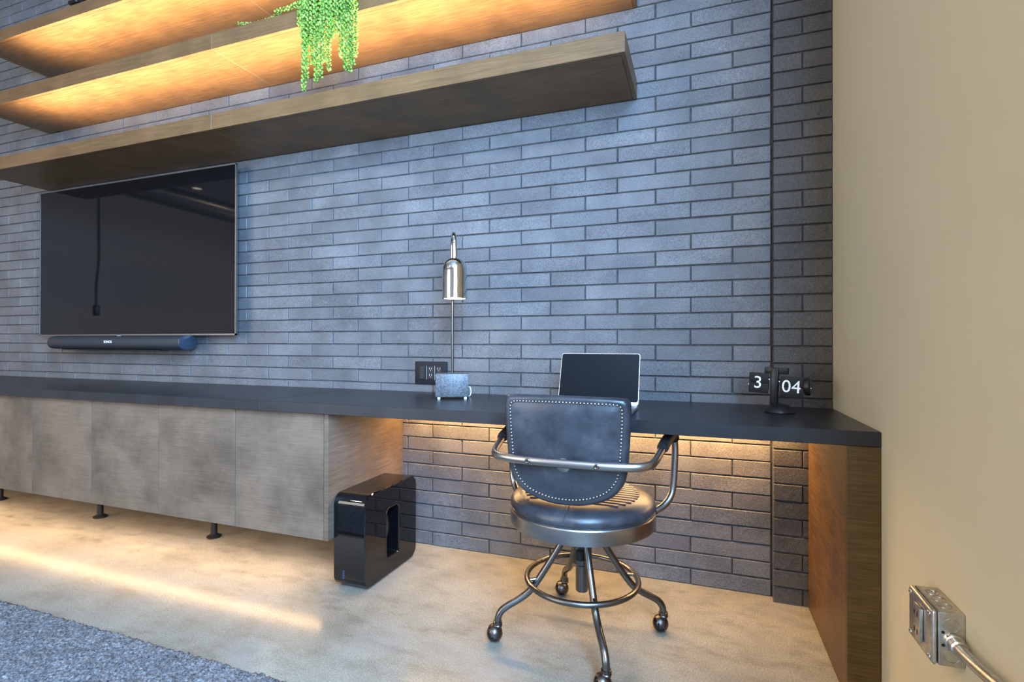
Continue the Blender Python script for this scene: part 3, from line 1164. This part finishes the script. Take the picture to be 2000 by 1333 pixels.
# ------------------------------------------------------------------ outlet plate on the wall
t = thing('outlet_plate', 'black three-gang switch and outlet plate behind the lamp', 'outlet', (-1.5475, -0.002, 0.816))
pl = MB().box(-1.638, -1.457, -0.012, -0.003, 0.816, 0.929, 0.002, 2).build('cover_plate', 'matte_black', t)
for k, cx in enumerate((-1.594, -1.5475, -1.501)):
    MB().box(cx - 0.0168, cx + 0.0168, -0.0145, -0.0121, 0.840, 0.905, 0.001, 1).build('insert', 'black_plastic', t)
for k in range(5):
    MB().box(-1.6065, -1.5815, -0.0165, -0.0146, 0.845 + 0.0115 * k, 0.853 + 0.0115 * k, 0.0008, 1).build('button', 'black_plastic', t)
for k in range(5):
    text_obj('button_print', '- -', 0.007, 'grey_print', t, Vector((-1.594, -0.0168, 0.849 + 0.0115 * k)) - wloc(t), (R(90), 0, 0), 0.0002)
for cx in (-1.5475, -1.501):
    for cz in (0.857, 0.889):
        for u0, u1, w0, w1 in ((-0.0075, -0.005, 0, 0.009), (0.005, 0.0075, 0, 0.009), (-0.002, 0.002, -0.007, -0.003)):
            MB().box(cx + u0, cx + u1, -0.0150, -0.0146, cz + w0, cz + w1).build('socket_slot', 'grey_print', t, smooth=False)
for x in (-1.570, -1.525):
    MB().box(x - 0.0008, x + 0.0008, -0.0132, -0.0121, 0.838, 0.907).build('gang_divider', 'grey_print', t, smooth=False)

# ------------------------------------------------------------------ laptop
lt = thing('laptop', 'open laptop with a dark screen standing behind the chair', 'laptop', (-0.645, -0.44, WT))
LX0, LX1 = -0.801, -0.489
HYY = -0.335
bs = MB().box(LX0, LX1, -0.557, HYY - 0.004, WT + 0.002, WT + 0.014, 0.003, 2).build('base', 'aluminium', lt)
MB().box(LX0 + 0.022, LX1 - 0.022, -0.455, -0.352, WT + 0.0141, WT + 0.0147).build('keyboard', 'matte_black', bs, smooth=False)
MB().box(-0.71, -0.58, -0.545, -0.465, WT + 0.0141, WT + 0.0145).build('trackpad', 'aluminium', bs, smooth=False)
for x in (LX0 + 0.03, LX1 - 0.03):
    for y in (-0.54, -0.36):
        MB().lathe([(0.007, 0), (0.007, 0.0025)], (x, y, WT), 10).build('rubber_foot', 'matte_black', bs)
tilt = Matrix.Translation((0, HYY, WT + 0.013)) @ Matrix.Rotation(R(-20), 4, 'X')
LH = 0.2065


def lidbox(name, x0, x1, y0, y1, z0, z1, mat, parent, r=0.0, seg=1):
    b = MB()
    tt = MB()
    tt.box(x0, x1, y0, y1, z0, z1, r, seg)
    b.merge(tt.bm, tilt)
    return b.build(name, mat, parent, smooth=r > 0)


def lid_round(name, x0, x1, z0, z1, y0, y1, r, mat, parent):
    b = MB()
    lp = rrect(x0, x1, z0, z1, r, 6)
    A = [b.bm.verts.new(tilt @ Vector((x, y0, z))) for x, z in lp]
    B = [b.bm.verts.new(tilt @ Vector((x, y1, z))) for x, z in lp]
    n = len(lp)
    for j in range(n):
        b.bm.faces.new((A[j], A[(j + 1) % n], B[(j + 1) % n], B[j]))
    b.bm.faces.new(A)
    b.bm.faces.new(B)
    return b.build(name, mat, parent, smooth=False)


ld = lid_round('lid', LX0, LX1, 0.0, LH, -0.0005, 0.005, 0.010, 'aluminium', lt)
lid_round('screen', LX0 + 0.002, LX1 - 0.002, 0.012, LH - 0.002, -0.0014, -0.0006, 0.009, 'screen', ld)

# ------------------------------------------------------------------ flip clock
ck = thing('flip_clock', 'black flip clock showing 3 04 on a domed base', 'clock', (-0.002, -0.247, WT), R(-20))
MB().lathe([(0.050, 0.0), (0.052, 0.003), (0.0505, 0.008), (0.043, 0.018), (0.028, 0.027), (0.014, 0.030), (0.010, 0.032)], (0, 0, 0), 32).build('base', 'black_plastic', ck, local=True)
roll = Matrix.Translation((0, 0, 0.10)) @ Matrix.Rotation(R(2.5), 4, 'Y') @ Matrix.Translation((0, 0, -0.10))


def ckbox(name, x0, x1, y0, y1, z0, z1, mat, r=0.0015):
    b = MB()
    tt = MB()
    tt.box(x0, x1, y0, y1, z0, z1, r, 2)
    b.merge(tt.bm, roll)
    return b.build(name, mat, ck, local=True)


ckbox('post', -0.0285, -0.0045, -0.012, 0.014, 0.028, 0.158, 'black_plastic', 0.003)
ckbox('top_bracket', -0.052, 0.024, -0.004, 0.02, 0.138, 0.160, 'black_plastic')
for x0, x1, z0, z1, txt, tx in ((-0.102, -0.036, 0.064, 0.138, '3', -0.071), (0.003, 0.078, 0.058, 0.132, '04', 0.0395)):
    zc = (z0 + z1) / 2
    f1 = ckbox('upper_flap', x0, x1, -0.008, -0.003, zc + 0.0006, z1, 'matte_black', 0.001)
    ckbox('lower_flap', x0, x1, -0.0085, -0.0035, z0, zc - 0.0006, 'matte_black', 0.001)
    ckbox('drum', x0 + 0.004, x1 - 0.004, -0.002, 0.024, z0 + 0.008, z1 - 0.008, 'black_plastic', 0.006)
    text_obj('digit', txt, 0.063, 'white_print', ck, roll @ Vector((tx, -0.0095, zc)), (R(90), R(2.5), 0), 0.0004, sx=1.0)
mb = MB()
mb.lathe([(0.004, 0.080), (0.030, 0.080), (0.031, 0.083), (0.031, 0.094), (0.026, 0.098), (0.004, 0.098)], (0, 0.008, 0.097), 26, axis='x')
mb.build('side_wheel', 'black_plastic', ck, local=True)
for p in ((-0.0335, -0.009, 0.117), (0.0, -0.009, 0.112), (-0.1035, -0.006, 0.093), (0.0995, -0.005, 0.097)):
    q = roll @ Vector(p)
    MB().ball(q, 0.0022, 0.0015, 0.0022, 8, 6).build('pivot_pin', 'white_print', ck, local=True)

# ------------------------------------------------------------------ electrical box and conduit on the right wall
GX0, GX1, GY0, GY1, GZ0, GZ1 = 0.163, XR - 0.0005, -1.092, -0.973, 0.397, 0.502
t = thing('junction_box', 'galvanised metal junction box with outlet cover on the beige wall', 'junction box', (XR, (GY0 + GY1) / 2, GZ0))
MB().box(GX0, GX1, GY0, GY1, GZ0, GZ1, 0.003, 2).build('box', 'galvanised', t)
cv = MB()
cv.box(GX0 - 0.010, GX0 - 0.0005, GY0 - 0.001, GY1 + 0.001, GZ0 - 0.001, GZ1 + 0.001, 0.006, 3)
cover = cv.build('cover', 'galvanised', t)
MB().box(GX0 - 0.017, GX0 - 0.0105, -1.052, -1.015, 0.416, 0.484, 0.002, 2).build('outlet_face', 'galvanised', cover)
for z in (0.432, 0.468):
    for y in (-1.041, -1.026):
        MB().box(GX0 - 0.0176, GX0 - 0.0171, y - 0.0012, y + 0.0012, z - 0.005, z + 0.005).build('outlet_slot', 'dark_slot', cover, smooth=False)
for y, z in ((GY0 + 0.012, GZ1 - 0.010), (GY0 + 0.012, GZ0 + 0.010), (GY1 - 0.012, GZ1 - 0.010), (GY1 - 0.012, GZ0 + 0.010)):
    MB().ball((GX0 - 0.0105, y, z), 0.003, 0.0055, 0.0055, 10, 8).build('screw', 'chrome', cover)


def ring3(c, r, axis, wdt=0.0012):
    pts = []
    for i in range(24):
        a = 2 * math.pi * i / 24
        if axis == 'y':
            pts.append((c[0] + r * math.cos(a), c[1], c[2] + r * math.sin(a)))
        else:
            pts.append((c[0] + r * math.cos(a), c[1] + r * math.sin(a), c[2]))
    return MB().tube(pts, wdt, 6, closed=True)


gx = (GX0 + GX1) / 2
ring3((gx, GY0 - 0.0002, 0.478), 0.0125, 'y').build('knockout', 'galvanised', t)
ring3((gx, GY0 - 0.0002, 0.418), 0.0125, 'y').build('knockout', 'galvanised', t)
for y in (-1.062, -1.032, -1.002):
    ring3((gx, y, GZ1 + 0.0002), 0.0115, 'z').build('knockout', 'galvanised', t)
for z in (0.463, 0.438):
    MB().lathe([(0.003, -0.0004), (0.003, 0.001)], (GX0 + 0.008, GY0, z), 10, axis='y').build('screw_hole', 'dark_slot', t)
MB().lathe([(0.0165, 0.0), (0.0165, -0.010), (0.0145, -0.012), (0.0145, -0.028), (0.012, -0.030)], (gx + 0.002, GY0, 0.448), 20, axis='y').build('connector', 'galvanised', t)
cpath = smooth_path([(gx + 0.002, GY0 - 0.012, 0.448), (gx + 0.002, -1.16, 0.450), (gx + 0.004, -1.26, 0.462), (gx + 0.006, -1.38, 0.480), (gx + 0.008, -1.52, 0.500)], 6)
c = MB().tube(cpath, 0.0108, 14).build('conduit_pipe', 'galvanised', origin=(gx, GY0 - 0.03, 0.448))
tag(c, 'thin steel conduit pipe leading away from the junction box', 'conduit')
MB().lathe([(0.014, 0.0), (0.014, -0.02)], (gx + 0.008, -1.51, 0.498), 14, axis='y').build('pipe_coupling', 'galvanised', c)

# ------------------------------------------------------------------ trailing plant on the middle shelf
SHT = 2.582
plant = thing('trailing_plant', 'bright green trailing succulent hanging down over the middle shelf', 'plant', (-1.85, -0.30, SHT))
mb = MB()
mb.lathe([(0.055, 0.0), (0.06, 0.004), (0.078, 0.12), (0.082, 0.135), (0.074, 0.135), (0.068, 0.11), (0.02, 0.108)], (-1.85, -0.26, SHT), 28)
mb.build('pot', 'terracotta', plant)
lr = random.Random(11)
_t = bmesh.new()
bmesh.ops.create_icosphere(_t, subdivisions=1, radius=1.0)
_t.verts.index_update()
ICO_V = [v.co.copy() for v in _t.verts]
ICO_F = [[v.index for v in f.verts] for f in _t.faces]
_t.free()


def strand(path, size=1.0, dens=0.0115):
    vs, fs = [], []
    pts = smooth_path(path, 8)
    d_acc, step, ph = 0.0, dens, lr.uniform(0, 6)
    for a, b in zip(pts, pts[1:]):
        seg = (b - a)
        ln = seg.length
        if ln < 1e-6:
            continue
        dirv = seg / ln
        o1 = dirv.orthogonal().normalized()
        o2 = dirv.cross(o1)
        d = step - d_acc
        while d < ln:
            p = a + dirv * d
            for k in range(3):
                an = ph + k * 2.09 + lr.uniform(-0.4, 0.4)
                rad = (o1 * math.cos(an) + o2 * math.sin(an))
                c = p + rad * 0.0078 * size * lr.uniform(0.75, 1.2)
                q = (rad * 0.8 - dirv * 0.35 + Vector((0, 0, 0.25))).normalized().to_track_quat('Z', 'Y').to_matrix()
                s = size * lr.uniform(0.8, 1.2)
                b0 = len(vs)
                vs.extend([c + q @ Vector((v.x * 0.0048 * s, v.y * 0.0048 * s, v.z * 0.0068 * s)) for v in ICO_V])
                fs.extend([[i + b0 for i in f] for f in ICO_F])
            ph += 1.1
            d += step
        d_acc = (d_acc + ln) % step
    off = wloc(plant)
    me = bpy.data.meshes.new('strand')
    me.from_pydata([v - off for v in vs], [], fs)
    me.polygons.foreach_set('use_smooth', [True] * len(me.polygons))
    me.materials.append(M['leaf'])
    o = bpy.data.objects.new('strand', me)
    COL.objects.link(o)
    o.parent = plant
    st = MB().tube(pts[::3] + [pts[-1]], 0.0012, 5).build('stem', 'stem', o)
    return o


LONG = {0: 2.185, 3: 2.225, 6: 2.205, 9: 2.215, 12: 2.255, 18: 2.30, 21: 2.235, 23: 2.215, 25: 2.24}
MID = {1: 2.27, 4: 2.30, 7: 2.28, 10: 2.30, 13: 2.37, 16: 2.41, 19: 2.38, 22: 2.31, 24: 2.29}
for i in range(26):
    x = -1.986 + 0.0116 * i
    zb = LONG.get(i) or MID.get(i) or lr.uniform(2.38, 2.45)
    yb = -SD - 0.016 - (0.016 if i % 2 else 0.0) - lr.uniform(0, 0.006)
    x0 = -1.85 + (x + 1.85) * 0.35
    sw = lr.uniform(-0.010, 0.010)
    strand([(x0, -0.27, SHT + 0.14), (x0 + (x - x0) * 0.6, -0.34, SHT + 0.125 + lr.uniform(0, 0.03)), (x, yb + 0.01, SHT + 0.055), (x + sw * 0.4, yb, SHT - 0.03), (x + sw, yb - 0.002, (SHT + zb) / 2 - 0.02), (x + sw * 0.6, yb, zb)], lr.uniform(0.95, 1.2))
for i in range(8):
    x = -1.975 + 0.037 * i
    yb = -SD - 0.045
    x0 = -1.85 + (x + 1.85) * 0.35
    strand([(x0, -0.29, SHT + 0.15), (x0 + (x - x0) * 0.6, -0.36, SHT + 0.14), (x, yb + 0.01, SHT + 0.06), (x, yb, SHT - 0.02), (x + 0.004, yb, lr.uniform(2.40, 2.50))], 1.1)
strand([(-1.93, -0.33, SHT + 0.12), (-1.98, -0.385, SHT + 0.06), (-2.03, -0.408, SHT + 0.018), (-2.08, -0.410, SHT + 0.009), (-2.13, -0.407, SHT + 0.011), (-2.168, -0.402, SHT + 0.012)], 1.05)
strand([(-1.96, -0.34, SHT + 0.11), (-2.0, -0.40, SHT + 0.05), (-2.012, -0.416, SHT - 0.02), (-2.013, -0.416, SHT - 0.105)], 1.0)
strand([(-2.168, -0.385, SHT + 0.012), (-2.25, -0.372, SHT + 0.010), (-2.33, -0.374, SHT + 0.009), (-2.40, -0.396, SHT + 0.012), (-2.41, -0.404, SHT + 0.006)], 0.8)

# ------------------------------------------------------------------ small black ornament on the top shelf
t = thing('black_ornament', 'small glossy black object at the front edge of the topmost shelf', 'ornament', (-3.655, -0.375, 2.966))
MB().box(-3.69, -3.612, -0.412, -0.34, 2.966, 2.992, 0.010, 3).build('foot', 'gloss_black', t)
MB().lathe([(0.03, 0.026), (0.034, 0.05), (0.030, 0.12), (0.022, 0.15)], (-3.655, -0.37, 2.966), 24).build('body', 'gloss_black', t)
